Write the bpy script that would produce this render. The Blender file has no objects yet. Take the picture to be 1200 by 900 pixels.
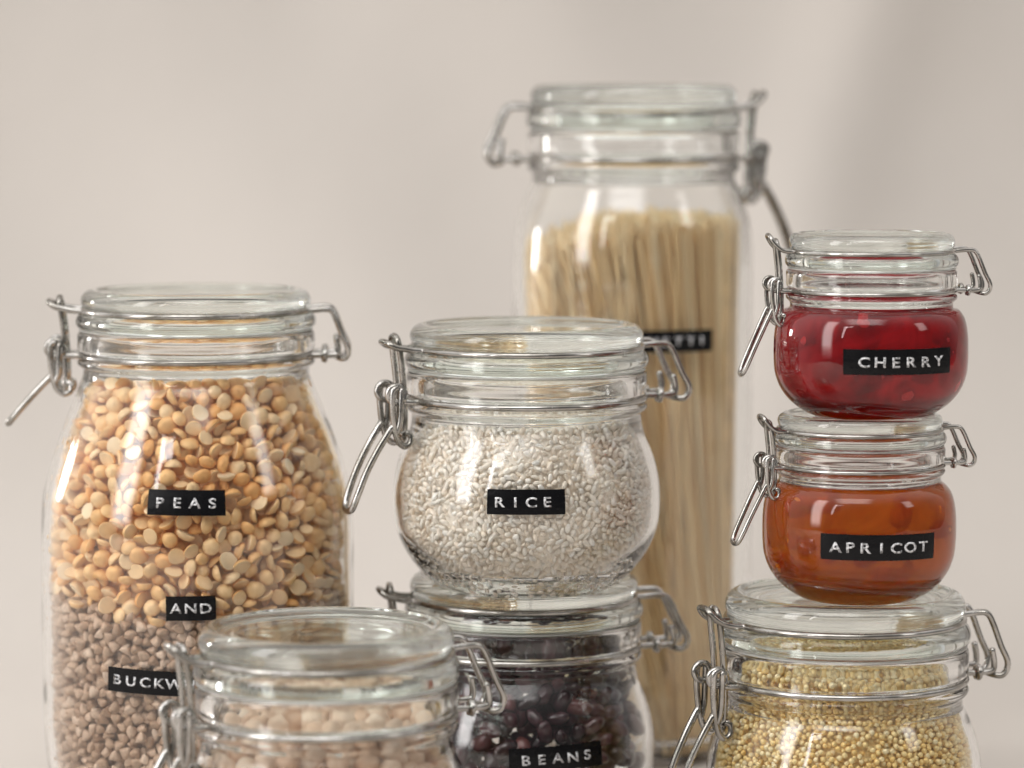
import bpy, math, random
import numpy as np
from mathutils import Vector, Matrix, kdtree, noise

random.seed(7)
rng = np.random.default_rng(7)
MM = 0.001
sc = bpy.context.scene
COL = sc.collection
PI = math.pi

# ------------------------------------------------------------------ helpers
def link(name, me, parent=None, mats=()):
    o = bpy.data.objects.new(name, me)
    COL.objects.link(o)
    if parent is not None:
        o.parent = parent
    for m in mats:
        me.materials.append(m)
    return o

def tag(o, label=None, cat=None, group=None, kind=None):
    if label: o['label'] = label
    if cat: o['category'] = cat
    if group: o['group'] = group
    if kind: o['kind'] = kind
    return o

def thing(name, label, cat, loc, rz=0.0, group=None):
    o = bpy.data.objects.new(name, None)
    COL.objects.link(o)
    o.empty_display_size = 0.02
    o.location = loc
    o.rotation_euler = (0, 0, rz)
    return tag(o, label, cat, group)

def mesh_np(name, verts, faces, smooth=True, mat_idx=None):
    """verts (n,3) in metres, faces list of index lists or (m,k) array"""
    me = bpy.data.meshes.new(name)
    verts = np.asarray(verts, dtype=np.float32)
    if isinstance(faces, np.ndarray):
        m, k = faces.shape
        me.vertices.add(len(verts)); me.vertices.foreach_set('co', verts.ravel())
        me.loops.add(m * k); me.loops.foreach_set('vertex_index', faces.astype(np.int32).ravel())
        me.polygons.add(m)
        me.polygons.foreach_set('loop_start', np.arange(0, m * k, k, dtype=np.int32))
        me.polygons.foreach_set('loop_total', np.full(m, k, dtype=np.int32))
    else:
        me.from_pydata([tuple(v) for v in verts], [], faces)
    if mat_idx is not None:
        me.polygons.foreach_set('material_index', np.asarray(mat_idx, dtype=np.int32))
    me.update(calc_edges=True)
    me.validate()
    me.polygons.foreach_set('use_smooth', np.full(len(me.polygons), bool(smooth)))
    return me

def catmull(pts, n=6, closed=False):
    P = [np.array(p, dtype=float) for p in pts]
    out = []
    N = len(P)
    rngk = range(N if closed else N - 1)
    for i in rngk:
        if closed:
            p0, p1, p2, p3 = P[(i - 1) % N], P[i], P[(i + 1) % N], P[(i + 2) % N]
        else:
            p1, p2 = P[i], P[i + 1]
            p0 = P[i - 1] if i > 0 else 2 * p1 - p2
            p3 = P[i + 2] if i + 2 < N else 2 * p2 - p1
        a = 0.5
        t0 = 0.0
        t1 = t0 + max(np.linalg.norm(p1 - p0), 1e-6) ** a
        t2 = t1 + max(np.linalg.norm(p2 - p1), 1e-6) ** a
        t3 = t2 + max(np.linalg.norm(p3 - p2), 1e-6) ** a
        for k in range(n):
            t = t1 + (t2 - t1) * k / n
            A1 = (t1 - t) / (t1 - t0) * p0 + (t - t0) / (t1 - t0) * p1
            A2 = (t2 - t) / (t2 - t1) * p1 + (t - t1) / (t2 - t1) * p2
            A3 = (t3 - t) / (t3 - t2) * p2 + (t - t2) / (t3 - t2) * p3
            B1 = (t2 - t) / (t2 - t0) * A1 + (t - t0) / (t2 - t0) * A2
            B2 = (t3 - t) / (t3 - t1) * A2 + (t - t1) / (t3 - t1) * A3
            out.append((t2 - t) / (t2 - t1) * B1 + (t - t1) / (t2 - t1) * B2)
    if not closed:
        out.append(P[-1])
    return out

class MB:
    """collects tubes into one mesh (millimetre input)"""
    def __init__(self): self.v = []; self.f = []
    def tube(self, pts, r, closed=False, sides=12):
        P = [np.array(p, dtype=float) for p in pts]
        n = len(P)
        T = []
        for i in range(n):
            a = P[(i - 1) % n] if (closed or i > 0) else P[i]
            b = P[(i + 1) % n] if (closed or i < n - 1) else P[i]
            d = b - a; T.append(d / (np.linalg.norm(d) + 1e-12))
        nrm = np.cross(T[0], [0, 0, 1.0])
        if np.linalg.norm(nrm) < 0.1: nrm = np.cross(T[0], [1.0, 0, 0])
        nrm /= np.linalg.norm(nrm)
        base = len(self.v)
        frames = []
        for i in range(n):
            nrm = nrm - T[i] * nrm.dot(T[i]); nrm /= (np.linalg.norm(nrm) + 1e-12)
            frames.append((nrm.copy(), np.cross(T[i], nrm)))
        tw = 0.0
        if closed:      # undo the twist left over at the seam
            e = frames[-1][0]; e = e - T[0] * e.dot(T[0]); e /= np.linalg.norm(e)
            tw = math.atan2(e.dot(frames[0][1]), e.dot(frames[0][0]))
        for i in range(n):
            a0 = -tw * i / n
            for k in range(sides):
                a = 2 * PI * k / sides + a0
                self.v.append(P[i] + r * (math.cos(a) * frames[i][0] + math.sin(a) * frames[i][1]))
        m = n if closed else n - 1
        for i in range(m):
            j = (i + 1) % n
            for k in range(sides):
                l = (k + 1) % sides
                self.f.append([base + i * sides + k, base + i * sides + l, base + j * sides + l, base + j * sides + k])
        if not closed:
            for i, sgn in ((0, -1), (n - 1, 1)):
                c = len(self.v); self.v.append(P[i] + sgn * T[i] * r * 0.6)
                for k in range(sides):
                    l = (k + 1) % sides
                    tri = [base + i * sides + k, base + i * sides + l, c]
                    self.f.append(tri if sgn > 0 else tri[::-1])
    def build(self, name, mat, parent, scale=1.0):
        me = mesh_np(name, np.array(self.v) * MM * scale, self.f)
        return link(name, me, parent, [mat])

def lathe(name, prof, mat, parent, scale=1.0, seg=128, wob=0.0, seed=0):
    """closed profile [(r,z)...] in mm turned about z; points at r=0 become poles"""
    verts = []; rings = []
    for (r, z) in prof:
        if r < 1e-4:
            rings.append([len(verts)]); verts.append((0, 0, z))
        else:
            s = len(verts)
            for k in range(seg):
                a = 2 * PI * k / seg
                w = 0.0
                if wob:
                    w = wob * noise.noise(Vector((math.cos(a) * 1.6 + seed, math.sin(a) * 1.6, z * 0.045 + seed)))
                verts.append(((r + w) * math.cos(a), (r + w) * math.sin(a), z))
            rings.append(list(range(s, s + seg)))
    faces = []
    n = len(rings)
    for i in range(n):
        A = rings[i]; B = rings[(i + 1) % n]
        if len(A) == 1 and len(B) == 1: continue
        for k in range(seg):
            l = (k + 1) % seg
            if len(A) == 1: faces.append([A[0], B[l], B[k]])
            elif len(B) == 1: faces.append([A[k], A[l], B[0]])
            else: faces.append([A[k], A[l], B[l], B[k]])
    me = mesh_np(name, np.array(verts) * MM * scale, faces)
    import bmesh
    bm = bmesh.new(); bm.from_mesh(me); bmesh.ops.recalc_face_normals(bm, faces=bm.faces); bm.to_mesh(me); bm.free()
    me.polygons.foreach_set('use_smooth', np.full(len(me.polygons), True))
    return link(name, me, parent, [mat])

# ------------------------------------------------------------------ materials
def newmat(name):
    m = bpy.data.materials.new(name); m.use_nodes = True
    nt = m.node_tree; nt.nodes.clear()
    out = nt.nodes.new('ShaderNodeOutputMaterial')
    return m, nt, out

def principled(name, color, rough=0.5, metal=0.0, ior=1.45, trans=0.0, spec=0.5, sss=0.0, sss_rad=(1, .5, .3), sss_scale=0.002, coat=0.0):
    m, nt, out = newmat(name)
    p = nt.nodes.new('ShaderNodeBsdfPrincipled')
    p.inputs['Base Color'].default_value = (*color, 1)
    p.inputs['Roughness'].default_value = rough
    p.inputs['Metallic'].default_value = metal
    p.inputs['IOR'].default_value = ior
    p.inputs['Transmission Weight'].default_value = trans
    p.inputs['Specular IOR Level'].default_value = spec
    p.inputs['Subsurface Weight'].default_value = sss
    p.inputs['Subsurface Radius'].default_value = sss_rad
    p.inputs['Subsurface Scale'].default_value = sss_scale
    p.inputs['Coat Weight'].default_value = coat
    nt.links.new(p.outputs[0], out.inputs[0])
    return m, nt, p

def glass_mat(name, color, ior=1.5):
    m, nt, p = principled(name, color, rough=0.0, ior=ior, trans=1.0)
    # faint ripples of pressed glass
    tc = nt.nodes.new('ShaderNodeTexCoord')
    nz = nt.nodes.new('ShaderNodeTexNoise'); nz.inputs['Scale'].default_value = 38.0; nz.inputs['Detail'].default_value = 1.0
    bp = nt.nodes.new('ShaderNodeBump'); bp.inputs['Strength'].default_value = 0.12; bp.inputs['Distance'].default_value = 0.002
    nt.links.new(tc.outputs['Object'], nz.inputs['Vector'])
    nt.links.new(nz.outputs['Fac'], bp.inputs['Height'])
    nt.links.new(bp.outputs['Normal'], p.inputs['Normal'])
    return m

GLASS = glass_mat('clear_glass', (0.995, 1.0, 0.996))
GLASS_LID = glass_mat('lid_glass', (0.930, 0.975, 0.945))
GASKET, _, _ = principled('clear_rubber', (0.86, 0.85, 0.82), rough=0.35, trans=0.6, ior=1.42)
def obj_noise(nt, scale, detail=2.0):
    tc = nt.nodes.new('ShaderNodeTexCoord'); nz = nt.nodes.new('ShaderNodeTexNoise')
    nz.inputs['Scale'].default_value = scale; nz.inputs['Detail'].default_value = detail
    nt.links.new(tc.outputs['Object'], nz.inputs['Vector'])
    return nz
STEEL, nt_, p_ = principled('steel_wire', (0.33, 0.315, 0.295), rough=0.2, metal=1.0)
nz = obj_noise(nt_, 260, 3)
mr = nt_.nodes.new('ShaderNodeMapRange'); mr.inputs['From Min'].default_value = .3; mr.inputs['From Max'].default_value = .7; mr.inputs['To Min'].default_value = 0.08; mr.inputs['To Max'].default_value = 0.30
nt_.links.new(nz.outputs['Fac'], mr.inputs['Value']); nt_.links.new(mr.outputs[0], p_.inputs['Roughness'])
n2 = obj_noise(nt_, 90, 4)
cr = nt_.nodes.new('ShaderNodeValToRGB')
cr.color_ramp.elements[0].position = 0.35; cr.color_ramp.elements[0].color = (0.29, 0.275, 0.25, 1)
cr.color_ramp.elements[1].position = 0.62; cr.color_ramp.elements[1].color = (0.52, 0.505, 0.485, 1)
nt_.links.new(n2.outputs['Fac'], cr.inputs[0]); nt_.links.new(cr.outputs[0], p_.inputs['Base Color'])
TAPE, nt_, p_ = principled('black_embossing_tape', (0.004, 0.004, 0.005), rough=0.25, spec=0.25)
nz = obj_noise(nt_, 420, 3)
bp = nt_.nodes.new('ShaderNodeBump'); bp.inputs['Strength'].default_value = 0.25; bp.inputs['Distance'].default_value = 0.0005
nt_.links.new(nz.outputs['Fac'], bp.inputs['Height']); nt_.links.new(bp.outputs[0], p_.inputs['Normal'])
mr = nt_.nodes.new('ShaderNodeMapRange'); mr.inputs['To Min'].default_value = 0.12; mr.inputs['To Max'].default_value = 0.42
n2 = obj_noise(nt_, 150, 3)
nt_.links.new(n2.outputs['Fac'], mr.inputs['Value']); nt_.links.new(mr.outputs[0], p_.inputs['Roughness'])
LETTER, nt_, p_ = principled('stressed_white_letter', (0.72, 0.72, 0.74), rough=0.5)
nz = obj_noise(nt_, 1000, 2)
cr = nt_.nodes.new('ShaderNodeValToRGB')
cr.color_ramp.elements[0].position = 0.36; cr.color_ramp.elements[0].color = (0.17, 0.17, 0.175, 1)
cr.color_ramp.elements[1].position = 0.58; cr.color_ramp.elements[1].color = (0.78, 0.78, 0.80, 1)
nt_.links.new(nz.outputs['Fac'], cr.inputs[0]); nt_.links.new(cr.outputs[0], p_.inputs['Base Color'])

def grain_mat(name, ramp, rough=0.5, sss=0.0, sss_scale=0.001, spec=0.4, speck=None, bump=0.0, nscale=300, trans=0.0):
    """colour differs from grain to grain (per island and per object) plus a fine mottling"""
    m, nt, p = principled(name, ramp[0][1], rough=rough, sss=sss, sss_rad=(1, .96, .9), sss_scale=sss_scale, spec=spec, trans=trans)
    geo = nt.nodes.new('ShaderNodeNewGeometry'); oi = nt.nodes.new('ShaderNodeObjectInfo')
    ad = nt.nodes.new('ShaderNodeMath'); ad.operation = 'ADD'
    fr = nt.nodes.new('ShaderNodeMath'); fr.operation = 'FRACT'
    nt.links.new(geo.outputs['Random Per Island'], ad.inputs[0]); nt.links.new(oi.outputs['Random'], ad.inputs[1])
    nt.links.new(ad.outputs[0], fr.inputs[0])
    cr = nt.nodes.new('ShaderNodeValToRGB')
    el = cr.color_ramp.elements
    el[0].position = ramp[0][0]; el[0].color = (*ramp[0][1], 1)
    el[1].position = ramp[-1][0]; el[1].color = (*ramp[-1][1], 1)
    for (pos, c) in ramp[1:-1]:
        e = el.new(pos); e.color = (*c, 1)
    nt.links.new(fr.outputs[0], cr.inputs[0])
    tc = nt.nodes.new('ShaderNodeTexCoord')
    nz = nt.nodes.new('ShaderNodeTexNoise'); nz.inputs['Scale'].default_value = nscale; nz.inputs['Detail'].default_value = 3
    nt.links.new(tc.outputs['Object'], nz.inputs['Vector'])
    mx = nt.nodes.new('ShaderNodeMix'); mx.data_type = 'RGBA'; mx.blend_type = 'MULTIPLY'
    mr = nt.nodes.new('ShaderNodeMapRange'); mr.inputs['From Min'].default_value = 0.3; mr.inputs['From Max'].default_value = 0.7
    mr.inputs['To Min'].default_value = 0.82; mr.inputs['To Max'].default_value = 1.1
    nt.links.new(nz.outputs['Fac'], mr.inputs['Value'])
    mx.inputs[0].default_value = 1.0
    nt.links.new(cr.outputs[0], mx.inputs['A']); nt.links.new(mr.outputs[0], mx.inputs['B'])
    nt.links.new(mx.outputs['Result'], p.inputs['Base Color'])
    if bump:
        bp = nt.nodes.new('ShaderNodeBump'); bp.inputs['Strength'].default_value = bump; bp.inputs['Distance'].default_value = 0.0006
        nt.links.new(nz.outputs['Fac'], bp.inputs['Height']); nt.links.new(bp.outputs[0], p.inputs['Normal'])
    return m

PEA = grain_mat('split_pea_skin', [(0.0, (0.86, 0.44, 0.15)), (0.35, (0.92, 0.555, 0.235)), (0.7, (0.93, 0.62, 0.305)), (1.0, (0.94, 0.69, 0.41))], rough=0.45)
PEA_CUT = grain_mat('split_pea_cut_face', [(0.0, (0.89, 0.60, 0.31)), (0.5, (0.92, 0.69, 0.42)), (1.0, (0.93, 0.75, 0.51))], rough=0.6)
BUCK = grain_mat('buckwheat_husk', [(0.0, (0.38, 0.235, 0.15)), (0.3, (0.53, 0.36, 0.245)), (0.7, (0.63, 0.45, 0.325)), (1.0, (0.72, 0.55, 0.42))], rough=0.6, bump=0.3, nscale=700)
RICE = grain_mat('rice_grain', [(0.0, (0.91, 0.80, 0.67)), (0.4, (0.945, 0.865, 0.755)), (0.75, (0.96, 0.905, 0.815)), (1.0, (0.975, 0.945, 0.89))], rough=0.4)
MILLET = grain_mat('millet_grain', [(0.0, (0.88, 0.61, 0.22)), (0.3, (0.935, 0.715, 0.32)), (0.7, (0.95, 0.775, 0.41)), (1.0, (0.96, 0.84, 0.54))], rough=0.45)
CHICK = grain_mat('chickpea_skin', [(0.0, (0.70, 0.48, 0.33)), (0.5, (0.78, 0.58, 0.43)), (1.0, (0.84, 0.69, 0.55))], rough=0.5, sss=0.25, sss_scale=0.002, bump=0.35, nscale=260)
BEAN = grain_mat('black_bean_skin', [(0.0, (0.026, 0.009, 0.013)), (0.5, (0.060, 0.019, 0.027)), (0.9, (0.105, 0.031, 0.038)), (0.985, (0.16, 0.046, 0.046)), (1.0, (0.40, 0.13, 0.08))], rough=0.17, spec=0.6)
PASTA = grain_mat('dry_pasta', [(0.0, (0.86, 0.62, 0.32)), (0.5, (0.92, 0.71, 0.41)), (1.0, (0.94, 0.78, 0.51))], rough=0.4, nscale=90)

def jam_mat(name, c1, c2, rad, clear, tint):
    m, nt, p = principled(name, c1, rough=0.35, spec=0.10, sss=0.8, sss_rad=rad, sss_scale=0.012)
    out = [n for n in nt.nodes if n.type == 'OUTPUT_MATERIAL'][0]
    tc = nt.nodes.new('ShaderNodeTexCoord')
    nz = nt.nodes.new('ShaderNodeTexNoise'); nz.inputs['Scale'].default_value = 46; nz.inputs['Detail'].default_value = 4; nz.inputs['Distortion'].default_value = 1.2
    cr = nt.nodes.new('ShaderNodeValToRGB')
    cr.color_ramp.elements[0].position = 0.36; cr.color_ramp.elements[0].color = (*c1, 1)
    cr.color_ramp.elements[1].position = 0.66; cr.color_ramp.elements[1].color = (*c2, 1)
    nt.links.new(tc.outputs['Object'], nz.inputs['Vector']); nt.links.new(nz.outputs['Fac'], cr.inputs[0]); nt.links.new(cr.outputs[0], p.inputs['Base Color'])
    if clear:
        rf = nt.nodes.new('ShaderNodeBsdfRefraction'); rf.inputs['IOR'].default_value = 1.06; rf.inputs['Roughness'].default_value = 0.10
        rf.inputs['Color'].default_value = (*tint, 1)
        ms = nt.nodes.new('ShaderNodeMixShader'); ms.inputs[0].default_value = clear
        nt.links.new(p.outputs[0], ms.inputs[1]); nt.links.new(rf.outputs[0], ms.inputs[2]); nt.links.new(ms.outputs[0], out.inputs[0])
    return m
JAM_RED = jam_mat('cherry_jam', (0.16, 0.003, 0.007), (0.46, 0.012, 0.022), (1.0, 0.12, 0.1), 0.50, (0.80, 0.045, 0.06))
JAM_ORANGE = jam_mat('apricot_jam', (0.36, 0.076, 0.005), (0.53, 0.135, 0.011), (1.0, 0.34, 0.08), 0.52, (0.89, 0.39, 0.06))
FRUIT_RED = jam_mat('cherry_flesh', (0.42, 0.012, 0.018), (0.70, 0.06, 0.06), (1.0, 0.2, 0.15), 0.0, (1, 1, 1))
FRUIT_ORANGE = jam_mat('apricot_flesh', (0.60, 0.15, 0.012), (0.76, 0.27, 0.04), (1.0, 0.4, 0.1), 0.0, (1, 1, 1))

# ------------------------------------------------------------------ jar profiles (mm, r/z)
NECK_OUT = [(-9, 47.6), (-6.2, 47.7), (-5.2, 48.6), (-4.2, 49.6), (-3.2, 49.9), (-2.2, 49.4), (-1.4, 48.2), (0, 47.5), (1.3, 48.1), (2.1, 49.3), (3.2, 49.7), (6.5, 49.75), (9.8, 49.7), (10.7, 49.2), (11.2, 48.0)]
RIM = [(11.4, 46.3), (11.3, 44.2), (10.6, 42.7)]
NECK_IN = [(8.5, 42.2), (3, 42.0), (-4, 42.3), (-9, 43.4)]
LID_OUT = [(12.1, 46.9), (12.4, 48.4), (13.4, 49.8), (15.2, 50.4), (17.0, 50.3), (18.6, 49.5), (19.5, 48.2), (20.1, 46.9), (20.9, 46.2), (21.8, 46.4), (22.7, 47.3), (24.0, 48.0), (25.8, 48.25), (27.6, 47.8), (29.1, 46.7), (30.1, 45.1), (30.5, 43.4), (30.2, 41.7), (29.3, 40.1), (28.6, 38.4), (28.4, 34), (28.3, 20), (28.3, 0)]
LID_IN = [(23.6, 0), (23.7, 20), (23.7, 31), (23.2, 35.0), (21.0, 37.2), (16, 38.1), (11, 38.6), (9.0, 39.2), (8.6, 40.2), (9.6, 41.0), (11.2, 41.5), (11.9, 42.6), (12.0, 45)]

BODY_ROUND = [(1.6, 0), (1.5, 16), (1.2, 25), (0.3, 30), (0.0, 32.5), (0.6, 35.3), (3, 39.6), (7, 43.8), (12, 47.8), (18, 51.4), (26, 54.4), (34, 55.4), (43, 55.2), (51, 53.8), (58.5, 51.4), (65, 48.7)]
BODY_SMALL = [(1.8, 0), (1.7, 14), (1.3, 22), (0.3, 27), (0.0, 30.5), (0.9, 34), (4, 40), (10, 47.3), (18, 52.8), (26, 55.6), (33, 56.5), (43, 56.7), (52, 56.3), (59.5, 55.0), (64, 53.2), (67.2, 50.6)]
BODY_TALL = [(2.0, 0), (1.8, 25), (1.4, 36), (0.3, 42), (0.0, 46), (1.0, 50), (4, 54), (10, 58.5), (20, 62.4), (34, 64.8), (50, 65.7), (90, 65.9), (130, 65.7), (143, 64.8), (156, 61.6), (170, 56.9), (182, 52.2), (190, 49.0)]
BODY_PASTA = [(2.0, 0), (1.8, 25), (1.4, 34), (0.3, 39), (0.0, 42), (1.0, 46), (4, 49.5), (9, 52.5), (16, 54.6), (26, 55.8), (60, 56.2), (150, 56.2), (232, 56.2), (243, 55.6), (253, 54.0), (262, 51.0), (268, 48.6)]

def jar_profile(body, zw, wall, neck_k):
    """outer control points bottom to rim, then inner ones back down; returns (closed profile, inner radius function, outer radius function)"""
    out = [(r, z) for (z, r) in body] + [(r, zw + dz * neck_k) for (dz, r) in NECK_OUT]
    outer = catmull([np.array(p) for p in out], 4)
    rim = [(r, zw + dz * neck_k) for (dz, r) in RIM]
    body_in = []
    bz = [z for z, r in body]; br = [r for z, r in body]
    zi0 = 5.5
    floor_r = br[4] - 3
    inn = [(r, zw + dz * neck_k) for (dz, r) in NECK_IN]
    for (z, r) in reversed(body):
        if r < br[4] + 1 or z < zi0: continue
        if z > zw - 11: continue
        body_in.append((r - wall, z if z > 25 else z + zi0 * (25 - z) / 25 * 0.9))
    tail = [(floor_r + 2.0, zi0 + 1.6), (floor_r - 3, zi0 + 0.3), (floor_r * 0.5, zi0 + 0.3), (0, zi0 + 0.4)]
    inner = catmull([np.array(p) for p in rim + inn + body_in + tail], 4)
    prof = [(max(0, p[0]), p[1]) for p in outer] + [(max(0, p[0]), p[1]) for p in inner]
    prof[0] = (0, prof[0][1]); prof[-1] = (0, prof[-1][1])
    oz = np.array([p[1] for p in outer]); orr = np.array([p[0] for p in outer])
    k = np.argmax(oz > 0.5); k = max(k, 12)
    o_fn = lambda z, a=oz, b=orr: np.interp(z, a[16:], b[16:])
    iz = np.array([p[1] for p in inner])[::-1]; ir = np.array([p[0] for p in inner])[::-1]
    i_fn = lambda z, a=iz, b=ir: np.interp(z, a, b)
    return prof, i_fn, o_fn

def lid_profile(zw, k):
    p = [(r, zw + dz * k) for (dz, r) in LID_OUT]
    q = [(r, zw + dz * k) for (dz, r) in LID_IN]
    a = catmull([np.array(x) for x in p], 4); b = catmull([np.array(x) for x in q], 4)
    pr = [(max(0, x[0]), x[1]) for x in a] + [(max(0, x[0]), x[1]) for x in b]
    return pr

# ------------------------------------------------------------------ wire fittings (large-jar mm, u = towards clasp)
def fittings(root, zw, k, s, handle, bail_tilt=0.0, wr=1.3, lift=0.0, hook=6.0, bow_=1.6, hk=1.0):
    """neck wire, bail, clasp link and lever"""
    def up(p, dz): return (p[0], p[1], zw + dz * k)
    Z = lambda dz: zw + dz * k
    def hx(x): return x if x > -50 else -50 + (x + 50) * hk      # how far the hinge stands out
    # neck wire: ring with hinge ears and clasp eyes
    mb = MB()
    ring = [(48.7 * math.cos(a), 48.7 * math.sin(a), Z(0)) for a in np.linspace(0, 2 * PI, 97)[:-1]]
    mb.tube(ring, wr, closed=True)
    for sv in (-1, 1):
        v = 8.5 * sv
        # hinge ear: out, then a stub standing up
        mb.tube(catmull([(-47.9, v, Z(0)), (hx(-53), v, Z(0)), (hx(-59.5), v * .96, Z(0)), (hx(-62.6), v * .94, Z(0.6)), (hx(-63.0), v * .94, Z(3)), (hx(-62.0), v * .94, Z(8))], 6), wr)
        # small coil of the neck wire round the ear
        coil = [(hx(-56) + 0.5 * t, v + 2.3 * math.cos(2 * PI * t), Z(0) + 2.3 * math.sin(2 * PI * t)) for t in np.linspace(0, 1.7, 22)]
        mb.tube(coil, wr * .85)
        # clasp side eye
        eye = [(47.6, 7.2 * sv, Z(0)), (53, 7.2 * sv, Z(0))]
        c = (58.6, 7.6 * sv, Z(3.6))
        for t in np.linspace(-0.62, 1.25, 24):
            eye.append((c[0] + 3.5 * math.cos(PI * (t - 0.0)) * 1.0, c[1] + 0.9 * t * sv, c[2] + 3.5 * math.sin(PI * (t))))
        mb.tube(catmull(eye, 3), wr)
    mb.build('neck_wire', STEEL, root, s)
    # bail: wire loop lying in the lid groove
    zb = 20.9
    pts = []
    R = 47.6
    h = math.radians(11.5); c_ = math.radians(9.5)
    def tl(p):      # optional slack tilt about the u axis
        x, y, z = p
        return (x, y, z + lift + y * math.tan(bail_tilt))
    up_arc = [(R * math.cos(a), R * math.sin(a)) for a in np.linspace(c_, PI - h, 40)]
    lo_arc = [(R * math.cos(a), R * math.sin(a)) for a in np.linspace(PI + h, 2 * PI - c_, 40)]
    clasp = [(51, 7.4, zb + .2), (54.5, 6.9, zb + 0.9), (58.4, 6.4, zb + .46 * hook), (60.8, 5.2, zb + .87 * hook), (61.4, 2.2, zb + hook), (61.4, -2.2, zb + hook), (60.8, -5.2, zb + .87 * hook), (58.4, -6.4, zb + .46 * hook), (54.5, -6.9, zb + 0.9), (51, -7.4, zb + .2)]
    def hinge(sv):
        return [(-50, 9.4 * sv, zb + .3), (-55, 9.2 * sv, zb + .6), (-58.8, 9.0 * sv, zb + .2), (-60.8, 9.0 * sv, zb - 1.8), (-65.6, 9.0 * sv, zb - 12), (-68.6, 9.0 * sv, 3.4), (-68.4, 8.6 * sv, 0.2), (-66.4, 8.2 * sv, -1.7), (-63.5, 6.4 * sv, -1.5), (-61.8, 3 * sv, -1.0)]
    P = [(hx(x), y, z) for (x, y, z) in hinge(-1)[::-1]]
    P += [(x, y, zb) for (x, y) in lo_arc] + clasp[::-1] + [(x, y, zb) for (x, y) in up_arc] + [(hx(x), y, z) for (x, y, z) in hinge(1)]
    P.append((hx(-61.6), 0, -1.0))
    P = [tl((x, y, Z(z))) for (x, y, z) in P]
    mb = MB(); mb.tube(catmull(P, 3, closed=True), wr)
    mb.build('bail_wire', STEEL, root, s)
    # link: long closed loop hanging from the bail hook
    zt, zbm = 25.6, -15.6
    L = []
    for (u, v, z) in [(57.0, 0, zt + 1.2), (57.0, 4.0, zt), (56.4, 4.9, zt - 3.5), (54.9, 5.0, 9), (54.2, 5.0, -6), (54.4, 4.8, zbm + 3), (54.6, 3.2, zbm), (54.6, 0, zbm - .6), (54.6, -3.2, zbm), (54.4, -4.8, zbm + 3), (54.2, -5.0, -6), (54.9, -5.0, 9), (56.4, -4.9, zt - 3.5), (57.0, -4.0, zt)]:
        L.append((u, v, Z(z)))
    mb = MB(); mb.tube(catmull(L, 6, closed=True), wr)
    mb.build('clasp_link', STEEL, root, s)
    # lever: two side loops from the eyes, cross bar at the foot, long U handle
    hu, hz = handle
    mb = MB()
    for sv in (-1, 1):
        A = [(58.2, 8.6 * sv, Z(6.4)), (60.0, 8.8 * sv, Z(5.6)), (60.6, 8.8 * sv, Z(2)), (60.2, 8.6 * sv, Z(-6)), (59.2, 8.2 * sv, Z(-12)), (57.6, 7.8 * sv, Z(-16)), (54.9, 7.4 * sv, Z(-17.8)), (52.4, 7.0 * sv, Z(-16.4)), (52.2, 6.6 * sv, Z(-13.6)), (53.8, 6.0 * sv, Z(-12.4)), (55.0, 4.5 * sv, Z(-13.2)), (55.0, 0, Z(-13.4))]
        mb.tube(catmull(A, 6), wr)
        B = [(56.6, 8.8 * sv, Z(5.8)), (56.9, 8.9 * sv, Z(0)), (57.4, 8.8 * sv, Z(-8)), (58.6, 8.4 * sv, Z(-12))]
        mb.tube(catmull(B, 6), wr)
    du, dz = hu - 60.0, hz + 9.0
    H = []
    for (t, v) in [(0, 8.0), (.25, 7.6), (.55, 7.0), (.85, 6.4), (.97, 4.8), (1.0, 2.0), (1.0, -2.0), (.97, -4.8), (.85, -6.4), (.55, -7.0), (.25, -7.6), (0, -8.0)]:
        bow = bow_ * math.sin(PI * t)
        H.append((60.0 + du * t + bow, v, Z(-9.0) + dz * t * k + bow * .4))
    mb.tube(catmull(H, 6), wr * 1.12)
    mb.build('lever', STEEL, root, s)

# ------------------------------------------------------------------ embossed tape labels
def text_mesh(word, size, spacing):
    cu = bpy.data.curves.new('t', 'FONT'); cu.body = word; cu.size = size; cu.align_x = 'CENTER'; cu.space_character = spacing
    cu.resolution_u = 4; cu.offset = size * 0.018
    o = bpy.data.objects.new('t', cu); COL.objects.link(o)
    dg = bpy.context.evaluated_depsgraph_get(); dg.update()
    me = bpy.data.meshes.new_from_object(o.evaluated_get(dg))
    bpy.data.objects.remove(o); bpy.data.curves.remove(cu)
    return me

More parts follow.
